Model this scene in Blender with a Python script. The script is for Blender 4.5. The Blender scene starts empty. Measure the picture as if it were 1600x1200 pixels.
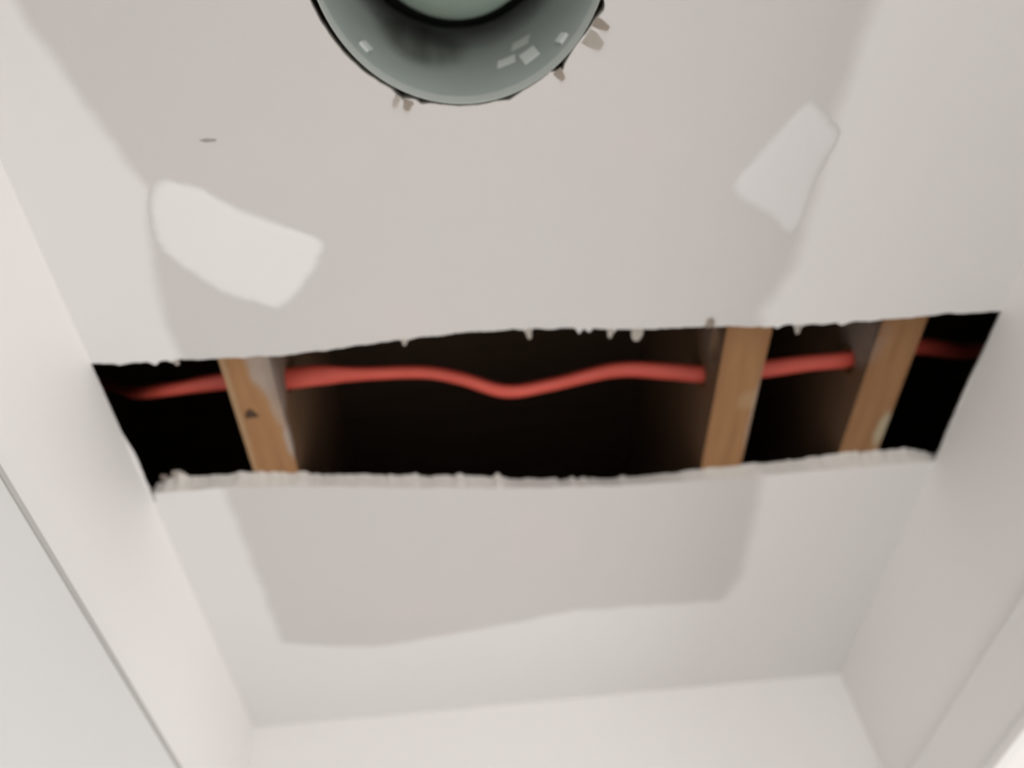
import bpy, bmesh, math, random
from mathutils import Vector, noise, Matrix
from mathutils.geometry import tessellate_polygon

C = bpy.context.scene.collection
SC = bpy.context.scene
PI = math.pi
CZ = 1.787                      # height of the photographer's phone above the floor
H = CZ + 0.499                  # underside of the ceiling (2.286 m)
T = 0.013                       # drywall thickness
XL, XR, YE = -0.282, 0.438, 0.905   # left wall, right wall, end wall
YB = -1.6                       # where the passage opens to the room behind

# ------------------------------------------------------------------ camera
cam_d = bpy.data.cameras.new('camera')
cam = bpy.data.objects.new('camera', cam_d); C.objects.link(cam)
r = Vector((0.99595332, 0.01789402, -0.08807262))
u = Vector((0.06925388, -0.77738514, 0.62520097))
f = Vector((0.05727899, 0.62877035, 0.77547854))
cam.matrix_world = Matrix(((r.x, u.x, -f.x, 0), (r.y, u.y, -f.y, 0), (r.z, u.z, -f.z, CZ), (0, 0, 0, 1)))
cam_d.sensor_width = 36; cam_d.lens = 1228.5 / 1600 * 36
cam_d.clip_start = 0.01
cam_d.dof.use_dof = True; cam_d.dof.focus_distance = 0.40; cam_d.dof.aperture_fstop = 3.8
SC.camera = cam

# ------------------------------------------------------------------ light and exposure
SC.view_settings.view_transform = 'Standard'; SC.view_settings.look = 'None'
SC.view_settings.gamma = 1; SC.view_settings.use_curve_mapping = False
SC.view_settings.exposure = 0.0
W = bpy.data.worlds.new('world'); SC.world = W; W.use_nodes = True
W.node_tree.nodes['Background'].inputs[0].default_value = (1.0, 0.995, 0.99, 1)
W.node_tree.nodes['Background'].inputs[1].default_value = 0.9

def area(name, loc, aim, sx, sy, power, col):
    d = bpy.data.lights.new(name, 'AREA'); d.shape = 'RECTANGLE'; d.size = sx; d.size_y = sy
    d.energy = power; d.color = col
    o = bpy.data.objects.new(name, d); C.objects.link(o); o.location = loc
    o.rotation_euler = (Vector(aim) - Vector(loc)).to_track_quat('-Z', 'Y').to_euler()
    return o
# daylight of the room behind the open door on the right, and of the room behind the photographer
area('window_daylight', (2.0, 0.35, 1.1), (0.0, 0.45, 1.5), 1.4, 1.6, 26, (1.0, 0.985, 0.965))
area('room_daylight', (-0.35, -3.0, 1.15), (0.15, 0.6, 1.9), 2.0, 1.6, 60, (1.0, 0.995, 0.99))

# ------------------------------------------------------------------ helpers
def mat(name, col, rough=0.6, metal=0.0, build=None):
    m = bpy.data.materials.new(name); m.use_nodes = True
    b = m.node_tree.nodes['Principled BSDF']
    b.inputs['Base Color'].default_value = (*col, 1); b.inputs['Roughness'].default_value = rough
    b.inputs['Metallic'].default_value = metal
    if build: build(NB(m.node_tree), b)
    return m

class NB:
    """tiny node builder"""
    def __init__(s, nt): s.nt = nt; s._c = None
    def n(s, t, **k):
        x = s.nt.nodes.new(t)
        for a, v in k.items(): setattr(x, a, v)
        return x
    def put(s, sock, v):
        if hasattr(v, 'is_output'): s.nt.links.new(v, sock)
        elif isinstance(v, (tuple, list)) and sock.type == 'RGBA' and len(v) == 3: sock.default_value = (*v, 1)
        else: sock.default_value = v
    def co(s):
        if s._c is None: s._c = s.n('ShaderNodeTexCoord').outputs['Object']
        return s._c
    def m(s, op, a, b=0.0, c=0.0):
        x = s.n('ShaderNodeMath', operation=op)
        for i, v in enumerate((a, b, c)): s.put(x.inputs[i], v)
        return x.outputs[0]
    def v(s, op, a, b):
        x = s.n('ShaderNodeVectorMath', operation=op); s.put(x.inputs[0], a); s.put(x.inputs[1], b)
        return x.outputs['Value'] if op in ('LENGTH', 'DISTANCE', 'DOT_PRODUCT') else x.outputs[0]
    def noise(s, scale, detail=3, rough=0.5, vec=None, stretch=None):
        vec = vec or s.co()
        if stretch: vec = s.v('MULTIPLY', vec, stretch)
        x = s.n('ShaderNodeTexNoise'); s.put(x.inputs['Vector'], vec)
        x.inputs['Scale'].default_value = scale; x.inputs['Detail'].default_value = detail
        x.inputs['Roughness'].default_value = rough
        return x.outputs['Fac']
    def step(s, val, lo, hi):
        x = s.n('ShaderNodeMapRange', interpolation_type='SMOOTHSTEP'); s.put(x.inputs[0], val)
        s.put(x.inputs[1], lo); s.put(x.inputs[2], hi)
        return x.outputs[0]
    def mix(s, fac, a, b):
        x = s.n('ShaderNodeMix', data_type='RGBA'); s.put(x.inputs[0], fac); s.put(x.inputs[6], a); s.put(x.inputs[7], b)
        return x.outputs[2]
    def curve(s, val, pts):
        x = s.n('ShaderNodeFloatCurve'); c = x.mapping.curves[0]
        while len(c.points) > 2: c.points.remove(c.points[1])
        c.points[0].location = pts[0]; c.points[-1].location = pts[-1]
        for p in pts[1:-1]: c.points.new(*p)
        for p in c.points: p.handle_type = 'VECTOR'
        x.mapping.update(); s.put(x.inputs['Value'], val)
        return x.outputs[0]
    def blob(s, c, rad, warp=0.25, scale=90.0):
        """soft edged stain around c, in the thing's own coordinates: 1 inside"""
        d = s.v('LENGTH', s.v('DIVIDE', s.v('SUBTRACT', s.co(), c), rad), (0, 0, 0))
        d = s.m('ADD', d, s.m('MULTIPLY', s.m('SUBTRACT', s.noise(scale), 0.5), warp * 2))
        return s.m('SUBTRACT', 1.0, s.step(d, 0.55, 1.25))
    def bump(s, b, h, strength, dist=0.002):
        x = s.n('ShaderNodeBump'); x.inputs['Strength'].default_value = strength; x.inputs['Distance'].default_value = dist
        s.put(x.inputs['Height'], h); s.nt.links.new(x.outputs[0], b.inputs['Normal'])
    def base(s, b, c): s.put(b.inputs['Base Color'], c)

def link(name, bm, m, parent=None, loc=None, smooth=False):
    me = bpy.data.meshes.new(name)
    bmesh.ops.recalc_face_normals(bm, faces=bm.faces)
    if smooth:
        for fc in bm.faces: fc.smooth = True
    bm.to_mesh(me); bm.free()
    for x in (m if isinstance(m, (list, tuple)) else [m]): me.materials.append(x)
    o = bpy.data.objects.new(name, me); C.objects.link(o)
    if parent: o.parent = parent
    if loc: o.location = loc
    return o
def struct(o): o['kind'] = 'structure'; return o
def tag(o, label, cat, group=None):
    o['label'] = label; o['category'] = cat
    if group: o['group'] = group
    return o
def empty(name, loc):
    o = bpy.data.objects.new(name, None); C.objects.link(o); o.location = loc; o.empty_display_size = 0.05
    return o
def box(bm, x0, x1, y0, y1, z0, z1, bev=0.0):
    vs = [bm.verts.new((x, y, z)) for x in (x0, x1) for y in (y0, y1) for z in (z0, z1)]
    fs = [bm.faces.new([vs[i] for i in q]) for q in ((0, 1, 3, 2), (4, 6, 7, 5), (0, 4, 5, 1), (2, 3, 7, 6), (0, 2, 6, 4), (1, 5, 7, 3))]
    if bev:
        es = {e for q in fs for e in q.edges}
        bmesh.ops.bevel(bm, geom=list(es), offset=bev, segments=2, affect='EDGES', profile=0.6)
    return fs
def slab(bm, loops0, loops1, side_mat=0):
    """plate between two stacks of matching closed loops (outer loop first, then holes)"""
    V = []
    for loops in (loops0, loops1):
        vs = [[bm.verts.new(p) for p in lp] for lp in loops]
        flat = [v for lp in vs for v in lp]
        for tri in tessellate_polygon([[Vector(p) for p in lp] for lp in loops]):
            try: bm.faces.new([flat[i] for i in tri])
            except ValueError: pass
        V.append(vs)
    for a, b in zip(*V):
        n = len(a)
        for i in range(n):
            j = (i + 1) % n
            fc = bm.faces.new((a[i], a[j], b[j], b[i])); fc.material_index = side_mat
def lathe(bm, prof, seg=96, mats=None):
    rings = []
    for rr, z in prof:
        if rr < 1e-6: rings.append([bm.verts.new((0, 0, z))])
        else: rings.append([bm.verts.new((rr * math.cos(2 * PI * k / seg), rr * math.sin(2 * PI * k / seg), z)) for k in range(seg)])
    for i in range(len(rings) - 1):
        a, b = rings[i], rings[i + 1]
        for k in range(seg):
            j = (k + 1) % seg
            if len(a) == 1 and len(b) == 1: continue
            if len(a) == 1: fc = bm.faces.new((a[0], b[j], b[k]))
            elif len(b) == 1: fc = bm.faces.new((a[k], a[j], b[0]))
            else: fc = bm.faces.new((a[k], a[j], b[j], b[k]))
            if mats: fc.material_index = mats[i]
def interp(pts, x):
    for (x0, y0), (x1, y1) in zip(pts, pts[1:]):
        if x <= x1: return y0 + (y1 - y0) * max(0, (x - x0)) / (x1 - x0)
    return pts[-1][1]
def nz(x, s=0): return noise.noise(Vector((x, s * 7.31, s * 3.7)))

# ------------------------------------------------------------------ materials
WHITE = (0.80, 0.775, 0.755); GREY = (0.615, 0.598, 0.583)
def wall_build(nb, b):
    n = nb.noise(3.0, 4)
    nb.base(b, nb.mix(n, (0.825, 0.805, 0.785), (0.845, 0.825, 0.808)))
    nb.bump(b, nb.noise(260, 3), 0.12, 0.001)
M_WALL = mat('wall_paint', WHITE, 0.55, build=wall_build)
M_TRIM = mat('trim_paint', (0.80, 0.785, 0.77), 0.38)

def ceil_build(nb, b):
    co = nb.co(); sx = nb.n('ShaderNodeSeparateXYZ'); nb.put(sx.inputs[0], co)
    X, Y = sx.outputs[0], sx.outputs[1]
    yn = nb.m('DIVIDE', nb.m('ADD', Y, 0.1), 1.0)                      # -0.1 .. 0.9 -> 0 .. 1
    xn = nb.m('DIVIDE', nb.m('SUBTRACT', X, XL), 0.72)
    def P(pts): return [((y + 0.1), (x - XL) / 0.72) for x, y in pts]
    left = nb.curve(yn, P([(-0.268, -0.1), (-0.2347, 0.1145), (-0.223, 0.151), (-0.2107, 0.187), (-0.199, 0.22), (-0.209, 0.26), (-0.2166, 0.30),
                           (-0.2185, 0.50), (-0.2177, 0.57), (-0.2152, 0.69), (-0.2158, 0.9)]))
    right = nb.curve(yn, P([(0.285, -0.1), (0.2655, 0.1235), (0.2601, 0.1814), (0.2577, 0.2252), (0.2533, 0.3113), (0.2358, 0.3508), (0.262, 0.45),
                            (0.273, 0.5512), (0.2749, 0.5783), (0.2777, 0.6886), (0.2635, 0.7318), (0.262, 0.9)]))
    far = nb.curve(xn, [((x - XL) / 0.72, y) for x, y in [(XL, 0.735), (-0.2158, 0.7377), (-0.17, 0.752), (-0.1099, 0.7602), (-0.04, 0.751), (0.0308, 0.7392), (0.1005, 0.7259), (0.2635, 0.7318), (XR, 0.733)]])
    w = nb.m('MULTIPLY', nb.m('SUBTRACT', nb.noise(38, 4, 0.6), 0.5), 0.008)
    dl = nb.step(nb.m('ADD', nb.m('MULTIPLY', nb.m('SUBTRACT', xn, left), 0.72), w), -0.006, 0.006)
    dr = nb.step(nb.m('ADD', nb.m('MULTIPLY', nb.m('SUBTRACT', right, xn), 0.72), w), -0.008, 0.010)
    df = nb.step(nb.m('ADD', nb.m('SUBTRACT', far, Y), w), -0.002, 0.005)
    grey = nb.m('MULTIPLY', nb.m('MULTIPLY', dl, dr), df)
    # old paint: faint pinkish and yellowish stains
    old = nb.mix(nb.step(nb.noise(7, 3), 0.45, 0.75), GREY, (0.628, 0.594, 0.580))
    old = nb.mix(nb.m('MULTIPLY', nb.blob((0.035, 0.232, 0), (0.03, 0.03, 1)), 0.32), old, (0.62, 0.52, 0.48))
    old = nb.mix(nb.m('MULTIPLY', nb.blob((0.066, 0.272, 0), (0.025, 0.035, 1)), 0.25), old, (0.62, 0.53, 0.49))
    old = nb.mix(nb.m('MULTIPLY', nb.blob((0.208, 0.198, 0), (0.014, 0.018, 1)), 0.35), old, (0.62, 0.57, 0.45))
    old = nb.mix(nb.m('MULTIPLY', nb.blob((0.018, 0.627, 0), (0.03, 0.02, 1)), 0.30), old, (0.60, 0.54, 0.51))
    new = nb.mix(nb.noise(5, 3), (0.765, 0.752, 0.742), (0.795, 0.782, 0.772))
    nb.base(b, nb.mix(grey, new, old))
    nb.bump(b, nb.noise(220, 3), 0.10, 0.001)
M_CEIL = mat('ceiling_paint', GREY, 0.6, build=ceil_build)
M_GYP = mat('gypsum_core', (0.62, 0.595, 0.555), 0.9, build=lambda nb, b: (nb.base(b, nb.mix(nb.noise(120, 4), (0.56, 0.535, 0.495), (0.73, 0.70, 0.66))), nb.bump(b, nb.noise(300, 4), 0.6, 0.002)))
M_BACK = mat('board_back_paper', (0.30, 0.26, 0.21), 0.9)
def filler(name, ca, cb):
    def build(nb, b):
        fe = nb.n('ShaderNodeAttribute', attribute_name='feather').outputs['Fac']
        k = nb.step(nb.m('ADD', fe, nb.m('MULTIPLY', nb.m('SUBTRACT', nb.noise(120, 4, 0.6), 0.5), 0.35)), -0.05, 0.85)
        nb.base(b, nb.mix(k, GREY, nb.mix(nb.noise(14, 4), ca, cb)))
        nb.bump(b, nb.noise(150, 3), 0.12, 0.001)
    return mat(name, cb, 0.7, build=build)
M_PATCH = filler('fresh_filler', (0.80, 0.79, 0.78), (0.825, 0.815, 0.805))
M_PATCH2 = filler('thin_filler', (0.715, 0.71, 0.705), (0.75, 0.745, 0.745))
M_PAPER = mat('torn_face_paper', (0.74, 0.70, 0.65), 0.85, build=lambda nb, b: nb.base(b, nb.mix(nb.noise(150, 3), (0.78, 0.75, 0.71), (0.62, 0.54, 0.45))))
M_BROWNPAPER = mat('torn_brown_paper', (0.40, 0.28, 0.18), 0.9, build=lambda nb, b: nb.base(b, nb.mix(nb.noise(160, 3), (0.62, 0.56, 0.50), (0.46, 0.37, 0.29))))

def wood(name, dust=(), tint=1.0):
    def build(nb, b):
        g = nb.noise(26, 5, 0.6, stretch=(2.6, 0.22, 2.6))
        fine = nb.noise(190, 3, 0.6, stretch=(1, 0.06, 1))
        c = nb.mix(nb.step(g, 0.30, 0.72), tuple(tint * k for k in (0.35, 0.178, 0.070)), tuple(tint * k for k in (0.245, 0.108, 0.037)))
        c = nb.mix(nb.m('MULTIPLY', fine, 0.30), c, (0.36, 0.21, 0.10))
        # sides of the joists: cavity shade put into the colour, nailing edge left lighter
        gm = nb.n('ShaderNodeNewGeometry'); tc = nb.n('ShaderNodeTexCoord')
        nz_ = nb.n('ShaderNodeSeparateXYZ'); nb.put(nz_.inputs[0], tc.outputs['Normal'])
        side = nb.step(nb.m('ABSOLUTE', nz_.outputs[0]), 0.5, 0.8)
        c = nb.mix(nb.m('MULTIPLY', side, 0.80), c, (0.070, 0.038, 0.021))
        for ctr, rad, amt, col in dust:
            c = nb.mix(nb.m('MULTIPLY', nb.blob(ctr, rad, 0.35, 70), amt), c, col)
        nb.base(b, c); nb.bump(b, fine, 0.25, 0.001)
    return mat(name, (0.4, 0.25, 0.12), 0.75, build=build)
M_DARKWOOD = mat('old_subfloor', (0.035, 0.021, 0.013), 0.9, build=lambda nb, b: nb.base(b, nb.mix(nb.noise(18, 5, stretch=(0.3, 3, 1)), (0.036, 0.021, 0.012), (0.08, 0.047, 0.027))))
M_KNOT = mat('dark_knot', (0.06, 0.028, 0.012), 0.8)
def cable_build(nb, b):
    nb.base(b, nb.mix(nb.noise(60, 3), (0.62, 0.082, 0.056), (0.68, 0.106, 0.074)))
M_CABLE = mat('orange_vinyl', (0.66, 0.10, 0.055), 0.45, build=cable_build)
def can_build(nb, b):
    n = nb.noise(30, 4)
    c = nb.mix(n, (0.345, 0.38, 0.365), (0.41, 0.445, 0.43))
    # dark reflection painted into the inside colour, streaked downwards
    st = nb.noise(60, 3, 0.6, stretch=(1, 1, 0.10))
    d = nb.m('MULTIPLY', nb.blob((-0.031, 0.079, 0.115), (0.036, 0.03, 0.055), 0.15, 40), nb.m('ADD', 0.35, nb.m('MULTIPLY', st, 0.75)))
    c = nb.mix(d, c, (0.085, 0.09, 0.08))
    nb.base(b, c); nb.put(b.inputs['Roughness'], nb.m('ADD', 0.28, nb.m('MULTIPLY', n, 0.18)))
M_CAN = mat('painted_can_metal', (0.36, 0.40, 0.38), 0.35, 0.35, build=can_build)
M_RIM = mat('bare_rim_metal', (0.47, 0.50, 0.475), 0.4, 0.2)
M_CANTOP = mat('shadow_black_metal', (0.012, 0.016, 0.013), 0.7)  # near-black colour carries the shadow behind the bulb
M_BULB = mat('frosted_bulb_glass', (0.50, 0.60, 0.52), 0.30, build=lambda nb, b: nb.base(b, nb.mix(nb.noise(25, 2), (0.60, 0.76, 0.67), (0.68, 0.82, 0.74))))
M_BULBSIDE = mat('bulb_black_shell', (0.010, 0.014, 0.011), 0.5)
M_TIN = mat('bright_tin', (0.80, 0.84, 0.82), 0.35, 0.3)
M_REFLECTION = mat('pale_reflection', (0.72, 0.76, 0.73), 0.6)
M_FLOOR = mat('floor_boards', (0.55, 0.47, 0.39), 0.5, build=lambda nb, b: nb.base(b, nb.mix(nb.noise(12, 5, stretch=(3, 0.3, 1)), (0.60, 0.55, 0.50), (0.50, 0.45, 0.40))))

# ------------------------------------------------------------------ structure: floor, walls, ceiling
bm = bmesh.new(); box(bm, -1.2, 1.6, -4.2, 1.1, -0.05, 0); struct(link('floor', bm, M_FLOOR))

DOOR_TOP = CZ + 0.283
def side_wall(name, x0, x1, d0, d1):
    """wall along the passage with a door opening between y = d0 and d1"""
    lp = [(YB, 0), (d0, 0), (d0, DOOR_TOP), (d1, DOOR_TOP), (d1, 0), (YE + 0.1, 0), (YE + 0.1, H), (YB, H)]
    bm = bmesh.new(); slab(bm, [[(x0, y, z) for y, z in lp]], [[(x1, y, z) for y, z in lp]])
    return struct(link(name, bm, M_WALL))
side_wall('wall_left', XL - 0.11, XL, 0.02, 0.80)
side_wall('wall_right', XR, XR + 0.11, 0.02, 0.80)
bm = bmesh.new(); box(bm, XL, XR, YE, YE + 0.1, 0, H); struct(link('wall_end', bm, M_WALL))

# the ceiling board: a hand-cut slot across the passage and the round hole of the can light
random.seed(5)
near = [(-0.283, .3562), (-.2555, .3585), (-.2195, .3579), (-.184, .3597), (-.1357, .3607), (-.0812, .356), (-.0464, .3528), (-.0118, .3507), (.0378, .3499), (.088, .3532), (.1391, .3585),
        (.1907, .3595), (.2434, .3637), (.2964, .3647), (.3496, .3645), (.3919, .3628), (.447, .3649)]
far_lo = [(-.281, .4995), (-.251, .499), (-.218, .4986), (-.15, .504), (-.06, .5165), (.0346, .5275), (.13, .5345), (.2459, .5378), (.3072, .5358), (.4256, .5347), (.447, .536)]
far_hi = [(-.281, .4995), (-.273, .4975), (-.269, .4925), (-.241, .4952), (-.1868, .4955), (-.1496, .5012), (-.1006, .5083), (-.0224, .5177), (.0524, .5302), (.1294, .5389), (.1892, .5368), (.2369, .5334),
          (.3035, .5321), (.3635, .5275), (.4131, .5284), (.447, .538)]
left_e = [(.3562, -.2825), (.42, -.2825), (.446, -.2800), (.458, -.2788), (.476, -.2790), (.4995, -.2808)]
right_e = [(.3649, .4385), (.40, .4382), (.4479, .4372), (.50, .4376), (.536, .4385)]
spikes = [(-.262, .0018, .004), (-.236, .0030, .005), (-.222, .0036, .005), (-.0455, .0045, .003), (.0505, .0085, .0035), (.0905, .0060, .003), (.0985, .0050, .003), (.116, .0070, .004), (.2685, .0080, .004), (.252, .003, .003), (.305, .003, .006)]
hi_spikes = [(-.256, .0085, .007), (-.149, .004, .01), (.0225, .0085, .005), (-.01, .004, .004), (-.075, .0035, .004), (-.052, .003, .004), (.092, .004, .004), (.14, .004, .005), (.118, .003, .003), (-.205, .003, .006), (.34, .003, .006), (.30, .002, .004)]
lo, hi = [], []
def spike(x, lst): return sum(a * max(0, 1 - abs(x - c) / w) for c, a, w in lst)
N = 340
for i in range(N):                              # near edge, left to right: ragged paper hangs off it
    x = -0.283 + (0.730) * i / N
    y = interp(near, x) + 0.0011 * nz(x * 95, 1) + 0.0008 * nz(x * 300, 2) + spike(x, spikes)
    lo.append((x, y, H)); hi.append((x, y - 0.003 + 0.001 * nz(x * 150, 3), H + T))
for i in range(70):                             # right end
    y = .3649 + (.536 - .3649) * i / 70
    x = interp(right_e, y) + 0.0008 * nz(y * 90, 4)
    lo.append((x, y, H)); hi.append((x + 0.010, y, H + T))
for i in range(N):                              # far edge, right to left: its cut face is seen
    x = 0.447 - 0.728 * i / N
    y = interp(far_lo, x) + 0.0007 * nz(x * 80, 5)
    lo.append((x, y, H))
    yy = interp(far_hi, x) + 0.0028 * nz(x * 60, 6) + 0.0026 * nz(x * 190, 7) * (0.4 + abs(nz(x * 31, 13)) * 2) - spike(x, hi_spikes) * 0.9
    hi.append((x, yy, H + T))
for x, y in ((-.2786, .5005), (-.2790, .5090), (-.2806, .5090)):   # saw cut run past the corner
    lo.append((x, y, H)); hi.append((x, y, H + T))
for i in range(70):                             # left end
    y = .4995 - (.4995 - .3562) * i / 70
    x = interp(left_e, y) + 0.0010 * nz(y * 90, 8) + 0.0006 * nz(y * 260, 10)
    if y > .4985: x = -.2800
    lo.append((x, y, H)); hi.append((x - 0.011, y, H + T))
CX, CY, CR = 0.0115, 0.0878, 0.0888
chips = [(116, .0035, 5), (108, .002, 4), (72, .0022, 6), (49, .0045, 3), (46, .002, 6), (22, .0035, 5), (24, .001, 12), (30, .0012, 8)]
can_lo, can_hi = [], []
for i in range(240):
    a = 360 * i / 240
    rr = CR - 0.0006 + 0.0005 * nz(a * .12, 11) + 0.0004 * nz(a * .5, 12) + sum(k * max(0, 1 - abs((a - c + 180) % 360 - 180) / w) for c, k, w in chips)
    if 125 < a < 260: rr += 0.0016 * math.sin((a - 125) / 135 * PI)
    p = (CX + rr * math.cos(math.radians(a)), CY + rr * math.sin(math.radians(a)))
    can_lo.append((*p, H)); can_hi.append((CX + (rr + .0012) * math.cos(math.radians(a)), CY + (rr + .0012) * math.sin(math.radians(a)), H + T))
outer = [(-0.70, YB), (0.86, YB), (0.86, YE + 0.1), (-0.70, YE + 0.1)]
bm = bmesh.new()
slab(bm, [[(x, y, H) for x, y in outer], lo, can_lo], [[(x, y, H + T) for x, y in outer], hi, can_hi], 1)
for fc in bm.faces:
    if fc.material_index == 0 and fc.calc_center_median().z > H + T - 1e-4: fc.material_index = 2
ceiling = struct(link('ceiling', bm, [M_CEIL, M_GYP, M_BACK]))

# patches of fresh filler rolled onto the ceiling: thin, irregular, feathered
def patch(name, pts, label, seed, m=M_PATCH):
    loop = []
    n = len(pts)
    for i in range(n):
        p0, p1, p2, p3 = (Vector(pts[(i + k) % n]) for k in (-1, 0, 1, 2))
        for s in range(10):
            t = s / 10
            q = 0.5 * ((2 * p1) + (p2 - p0) * t + (2 * p0 - 5 * p1 + 4 * p2 - p3) * t * t + (3 * p1 - p0 - 3 * p2 + p3) * t ** 3)
            j = 0.0010
            loop.append((q.x + j * nz(len(loop) * .35, seed), q.y + j * nz(len(loop) * .35, seed + 1)))
    c = sum((Vector(p) for p in loop), Vector((0, 0))) / len(loop)
    bm = bmesh.new(); lay = bm.verts.layers.float.new('feather')
    rings = []
    for d, zz, fv in ((0.0, 0.0, 0.0), (0.0, -0.0001, 0.0), (0.0045, -0.0002, 0.55), (0.0095, -0.0004, 1.0)):   # worked out thin towards its edge
        ring = []
        for p in loop:
            q = Vector(p) - c; q *= 1 - d / q.length
            v = bm.verts.new((q.x, q.y, zz)); v[lay] = fv; ring.append(v)
        rings.append(ring)
    for ra, rb in zip(rings, rings[1:]):
        for k in range(len(ra)): bm.faces.new((ra[k], ra[(k + 1) % len(ra)], rb[(k + 1) % len(ra)], rb[k]))
    for tri in tessellate_polygon([[v.co for v in rings[-1]]]): bm.faces.new([rings[-1][k] for k in tri])
    o = link(name, bm, m, ceiling, (c.x, c.y, H)); o['label'] = label
patch('filler_patch', [(-.1934, .2141), (-.1696, .2168), (-.1449, .2342), (-.0946, .2624), (-.0955, .277), (-.1014, .2891), (-.1298, .3182), (-.150, .313), (-.1704, .304), (-.1933, .2801), (-.2054, .2615), (-.203, .235)],
      'bright white rolled patch left of the round hole', 21)
patch('filler_patch', [(.2328, .1843), (.246, .1875), (.2551, .196), (.2634, .2083), (.2538, .2438), (.2469, .2811), (.2278, .2696), (.1945, .2452), (.2038, .2222)],
      'fainter grey-white patch right of the round hole', 31, M_PATCH2)
# a small pencil-grey scratch left of the can light
bm = bmesh.new(); slab(bm, [[(-.0055, -.0006, -.0002), (-.001, -.0014, -.0002), (.0055, -.0007, -.0002), (.0045, .0007, -.0002), (-.002, .001, -.0002)]], [[(-.0055, -.0006, 0), (-.001, -.0014, 0), (.0055, -.0007, 0), (.0045, .0007, 0), (-.002, .001, 0)]])
o = link('scratch_mark', bm, mat('grey_scuff', (0.33, 0.32, 0.31), 0.8), ceiling, (-.1524, .1896, H)); o['label'] = 'short grey scuff mark'

# torn flaps of face paper at the edges of the two holes
def flap(x, y, z, ang, length, width, droop, m=M_PAPER, seed=0, taper=False):
    bm = bmesh.new(); rows = []
    for i in range(5):
        t = i / 4
        w = width * ((1.15 - .7 * t * t) if taper else (.45 + .75 * math.sin(PI * (.25 + .7 * t)))) * (1 + .3 * nz(t * 5, seed))
        zz = -droop * t * t
        rows.append([bm.verts.new((-w / 2 + .0006 * nz(t * 9, seed + 1), length * t, zz)), bm.verts.new((w / 2 + .0006 * nz(t * 9, seed + 2), length * t, zz))])
    for a, b in zip(rows, rows[1:]): bm.faces.new((a[0], a[1], b[1], b[0]))
    bmesh.ops.solidify(bm, geom=list(bm.faces), thickness=0.0005)
    o = link('torn_paper', bm, m, ceiling, (x, y, z)); o.rotation_euler = (0, 0, math.radians(ang))
flap(.1375, .3575, H, 8, .0105, .0075, .002, seed=41)
flap(.0505, .3500, H, -5, .0095, .004, .0015, seed=44)
flap(.1160, .3558, H, 10, .0075, .004, .002, seed=47)
flap(.2685, .3640, H, -3, .0085, .0045, .001, seed=50)
flap(-.0455, .3525, H, 5, .0060, .003, .001, seed=53)
flap(-.2200, .3575, H, -10, .0050, .004, .001, seed=56)
flap(.1960, .3605, H, 170, .0090, .0060, .0012, M_BROWNPAPER, 59)
flap(.0225, .5320, H + T - .001, 178, .0110, .0080, .001, seed=62)
flap(-.2560, .4960, H + T - .001, 172, .0130, .0110, .002, seed=65)
flap(-.2700, .4960, H + T - .001, 185, .0090, .0070, .002, M_BROWNPAPER, 68)
for a, ln, wd, m, sd in ((113, .0065, .0055, M_BROWNPAPER, 71), (117.5, .0075, .0035, M_PAPER, 74), (50, .007, .005, M_BROWNPAPER, 77), (33, .012, .009, M_PAPER, 80), (27, .010, .005, M_BROWNPAPER, 83)):
    flap(CX + (CR + .0010) * math.cos(math.radians(a)), CY + (CR + .0010) * math.sin(math.radians(a)), H, a - 90, ln, wd, .0012, m, sd, True)

# ------------------------------------------------------------------ above the ceiling: subfloor, unseen closing boards, joists, cable
JB = H + T; JH = 0.235
sub = bpy.data.objects.new('subfloor', None); C.objects.link(sub); sub.location = (0, 0, JB + JH); sub['kind'] = 'structure'
y = YB
k = 0
while y < YE + 0.1:
    w = min(0.139, YE + 0.1 - y - .001)
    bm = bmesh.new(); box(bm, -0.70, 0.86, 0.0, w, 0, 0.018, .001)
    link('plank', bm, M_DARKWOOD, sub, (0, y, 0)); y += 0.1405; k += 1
for nm, b in (('light_stop_1', (-0.72, -0.70, YB, YE + .1)), ('light_stop_2', (0.86, 0.88, YB, YE + .1)), ('light_stop_3', (-0.70, 0.86, YE + .08, YE + .1)), ('light_stop_4', (-0.70, 0.86, YB, YB + .02))):
    bm = bmesh.new(); box(bm, *b, JB, JB + JH); struct(link(nm, bm, M_DARKWOOD))  # unseen boards added to keep outside light out of the cavity

DUST = (0.36, 0.30, 0.255)
def joist(x0, x1, hy, hz, label, m, extra=(), hr=0.0135):
    """a timber joist along the passage with a drilled hole for the cable"""
    cx = (x0 + x1) / 2; w = (x1 - x0) / 2
    y0, y1 = YB + .02, YE + .08
    out = [(y0, 0), (-.4, 0), (.2, 0), (.33, 0), (.45, 0), (.6, 0), (y1, 0), (y1, JH), (y0, JH)]
    holes = [[(hy + hr * math.cos(2 * PI * k / 24), hz + hr * math.sin(2 * PI * k / 24)) for k in range(24)]] + list(extra)
    bm = bmesh.new()
    slab(bm, [[(-w, y, z) for y, z in lp] for lp in [out] + holes], [[(w, y, z) for y, z in lp] for lp in [out] + holes])
    o = link('floor_joist', bm, m, None, (cx, 0, JB))
    return tag(o, label, 'joist', 'joists across the cut slot')
m1 = wood('joist_timber_a', [((.012, .378, 0), (.012, .030, .02), .85, DUST), ((.017, .41, 0), (.008, .035, .02), .6, DUST), ((.018, .462, 0), (.004, .020, .01), .8, DUST), ((.019, .395, .02), (.01, .035, .03), .55, (.2, .15, .12)), ((-.017, .40, 0), (.003, .12, .01), .4, (.45, .33, .2))])
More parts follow.
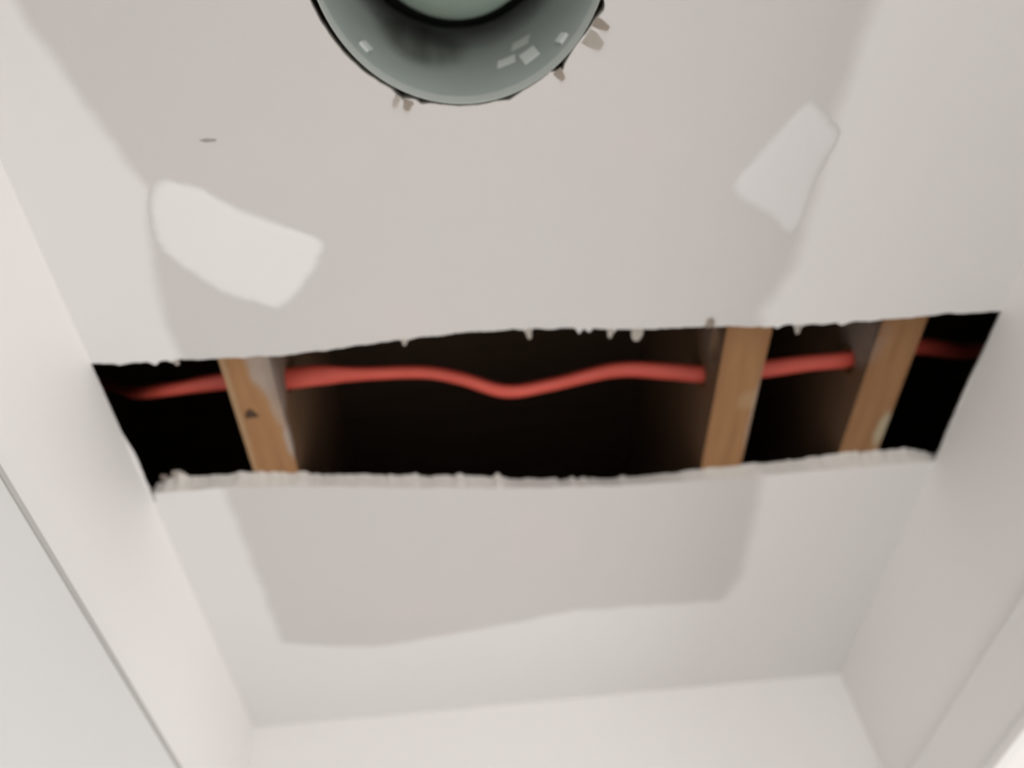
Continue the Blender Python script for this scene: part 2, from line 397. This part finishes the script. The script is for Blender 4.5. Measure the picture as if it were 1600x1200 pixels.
m2 = wood('joist_timber_b', [((.012, .452, 0), (.010, .012, .01), .5, (.42, .28, .15)), ((.019, .47, 0), (.003, .05, .01), .5, DUST), ((-.02, .40, .03), (.02, .03, .025), .45, (.22, .17, .14))], 1.0)
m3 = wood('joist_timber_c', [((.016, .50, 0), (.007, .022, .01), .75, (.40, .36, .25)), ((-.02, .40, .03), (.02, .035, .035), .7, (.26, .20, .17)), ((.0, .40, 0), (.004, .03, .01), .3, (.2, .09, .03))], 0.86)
slot = [(.404 + .018 * math.cos(2 * PI * k / 16), .021 + .011 * math.sin(2 * PI * k / 16)) for k in range(16)]
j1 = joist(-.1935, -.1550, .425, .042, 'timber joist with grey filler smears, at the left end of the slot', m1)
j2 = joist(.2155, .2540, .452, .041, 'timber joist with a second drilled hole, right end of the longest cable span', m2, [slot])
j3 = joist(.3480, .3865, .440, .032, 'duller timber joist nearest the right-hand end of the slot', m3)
bm = bmesh.new(); tri = [(-.0062, -.0035), (.0052, -.0044), (.0042, .001), (.0006, .0052), (-.003, .0025)]
tri = [(-x, -y) for x, y in tri]
slab(bm, [[(x, y, -.0006) for x, y in tri]], [[(x, y, .001) for x, y in tri]])
link('knot', bm, M_KNOT, j1, (-.0068, .4275, 0))

# the cable: flat orange jacket that twists on its way through the joists
Zc = lambda z: CZ + .499 + z
path = [(-.66, .50, .19, 0), (-.45, .50, .18, 20), (-.361, .490, .150, 50), (-.306, .456, .090, 60), (-.264, .430, .0565, 50), (-.209, .4245, .056, 10), (-.174, .4245, .0545, -20), (-.155, .4248, .0545, -35),
        (-.130, .4240, .0548, -20), (-.094, .4255, .055, 30), (-.0385, .4290, .056, 40), (-.005, .4345, .050, 40), (.034, .4470, .043, 38), (.075, .4490, .050, 35), (.136, .4440, .0585, 20), (.185, .449, .0575, 10), (.215, .4515, .0535, 5),
        (.245, .4500, .0520, 0), (.273, .4480, .050, 0), (.315, .4430, .048, 10), (.347, .4395, .0450, 10), (.380, .4375, .052, 0), (.445, .4615, .085, 10), (.552, .5170, .140, 10), (.65, .52, .16, 20), (.84, .52, .17, 0)]
def catm(P, t):
    i = min(int(t), len(P) - 2); s = t - i
    p0, p1, p2, p3 = (Vector(P[max(0, min(len(P) - 1, i + k))]) for k in (-1, 0, 1, 2))
    return 0.5 * ((2 * p1) + (p2 - p0) * s + (2 * p0 - 5 * p1 + 4 * p2 - p3) * s * s + (3 * p1 - p0 - 3 * p2 + p3) * s ** 3)
bm = bmesh.new(); rings = []
NS = (len(path) - 1) * 10
pts = [catm(path, i / 10) for i in range(NS + 1)]
base = Vector((-.16, .425, Zc(.0545)))
for i, p in enumerate(pts):
    q0, q1 = pts[max(0, i - 1)], pts[min(NS, i + 1)]
    tan = Vector((q1[0] - q0[0], q1[1] - q0[1], q1[2] - q0[2])).normalized()
    a = Vector((0, 1, 0)); a = (a - tan * a.dot(tan)).normalized(); b = tan.cross(a)
    th = math.radians(p[3]); c, s = math.cos(th), math.sin(th)
    e1 = a * c + b * s; e2 = b * c - a * s
    ctr = Vector((p[0], p[1], Zc(p[2])))
    ring = []
    for k in range(14):
        g = 2 * PI * k / 14
        ring.append(bm.verts.new(ctr - base + e1 * (.0096 * math.cos(g)) + e2 * (.0060 * math.sin(g))))
    rings.append(ring)
for ra, rb in zip(rings, rings[1:]):
    for k in range(14): bm.faces.new((ra[k], ra[(k + 1) % 14], rb[(k + 1) % 14], rb[k]))
bm.faces.new(rings[0]); bm.faces.new(rings[-1])
cable = link('electrical_cable', bm, M_CABLE, None, base, smooth=True)
tag(cable, 'orange jacketed electrical cable threaded through the joists in the ceiling slot', 'cable')

# ------------------------------------------------------------------ the can light
KX, KY = 0.0130, 0.0884
can = empty('recessed_light', (KX, KY, H)); tag(can, 'round grey metal recessed can light without its trim ring, in the ceiling', 'light')
bm = bmesh.new()
lathe(bm, [(.0866, .0015), (.0869, .0022), (.0872, .178), (0, .178)])
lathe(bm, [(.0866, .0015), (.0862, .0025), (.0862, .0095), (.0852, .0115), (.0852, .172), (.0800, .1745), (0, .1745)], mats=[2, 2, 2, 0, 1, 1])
bmesh.ops.remove_doubles(bm, verts=bm.verts, dist=1e-5)
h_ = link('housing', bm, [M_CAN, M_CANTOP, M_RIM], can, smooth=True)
bm = bmesh.new()
lathe(bm, [(0, .1110), (.020, .1118), (.040, .1145), (.056, .1185), (.0640, .1215), (.0672, .1245), (.0678, .1275)], mats=[0] * 6)
lathe(bm, [(.0678, .1275), (.0660, .1310), (.052, .150), (.030, .1640), (.0, .1640)], mats=[1] * 4)
bmesh.ops.remove_doubles(bm, verts=bm.verts, dist=1e-5)
bulb = link('bulb', bm, [M_BULB, M_BULBSIDE], can, smooth=True); bulb['label'] = 'pale green frosted bulb face'
bm = bmesh.new(); lathe(bm, [(0, .1635), (.024, .1635), (.024, .1750), (0, .1750)], 32); link('socket', bm, M_CANTOP, can)
def on_can(name, ang, z, w, h, m, rot=0, th=.0008):
    """thin piece on the inside of the can"""
    bm = bmesh.new(); nx = 4
    ra = .0851
    def P(uu, vv, d):
        cr, sr = math.cos(rot), math.sin(rot)
        uu, vv = uu * cr - vv * sr, uu * sr + vv * cr
        a = math.radians(ang) + uu / ra
        return ((ra - d) * math.cos(a), (ra - d) * math.sin(a), z + vv)
    g = [[[bm.verts.new(P(w * (i / nx - .5), h * (j - .5), d)) for j in (0, 1)] for i in range(nx + 1)] for d in (0, th)]
    for i in range(nx):
        bm.faces.new((g[1][i][0], g[1][i + 1][0], g[1][i + 1][1], g[1][i][1]))
        bm.faces.new((g[0][i][0], g[0][i + 1][0], g[0][i + 1][1], g[0][i][1]))
        for j in (0, 1): bm.faces.new((g[0][i][j], g[0][i + 1][j], g[1][i + 1][j], g[1][i][j]))
    for i in (0, nx): bm.faces.new((g[0][i][0], g[0][i][1], g[1][i][1], g[1][i][0]))
    return link(name, bm, m, can)
on_can('trim_clip', 137.3, .030, .007, .010, M_TIN, .3, .002)
on_can('trim_clip', 42.0, .026, .007, .010, M_TIN, -.3, .002)
on_can('reflection_patch', 69.5, .060, .013, .013, M_REFLECTION, .1)  # pale pieces added in place of reflections on the can wall
on_can('reflection_patch', 60.5, .082, .014, .013, M_REFLECTION, .25)
on_can('reflection_patch', 58.5, .048, .012, .022, M_REFLECTION, -.1)

# ------------------------------------------------------------------ door casings on both side walls
def door(name, x, side, head, d0, d1, w, th, M=M_TRIM):
    """painted casing round a doorway: head board and two uprights, standing proud of the wall"""
    o = empty(name, (x, (d0 + d1) / 2, 0)); o['kind'] = 'structure'
    yc = (d0 + d1) / 2
    def board(nm, y0, y1, z0, z1):
        bm = bmesh.new(); xs = sorted((0, side * th)); box(bm, xs[0], xs[1], y0 - yc, y1 - yc, z0, z1, .002)
        return link(nm, bm, M, o)
    board('head_casing', d0 - w, d1 + w, DOOR_TOP - head[0], CZ + head[1])
    board('side_casing', d0 - w, d0, 0, DOOR_TOP - head[0] - .001); board('side_casing', d1, d1 + w, 0, DOOR_TOP - head[0] - .001)
    return o, board
d2, brd = door('door_2', XR, -1, (0, .345), .02, .80, .062, .010)
bm = bmesh.new(); box(bm, -.014, .0, -.39, .39, DOOR_TOP - .0045, DOOR_TOP + .0045, .002); link('inner_bead', bm, M_TRIM, d2)
d1, brd = door('door_1', XL, 1, (.08, .343), .02, .80, .062, .012, mat('cool_grey_trim', (0.70, 0.695, 0.685), 0.45))
# solid grey strip painted as the shadow line above the left head board
bm = bmesh.new(); box(bm, -.0005, .0121, -.45, .45, CZ + .343, CZ + .3472, 0)
link('joint_shade_strip', bm, mat('shadow_line_grey', (0.47, 0.46, 0.445), 0.9), d1)
bm = bmesh.new(); box(bm, -.06, -.02, -.387, .387, .008, DOOR_TOP - .003, .002); link('door_leaf', bm, M_TRIM, d1)
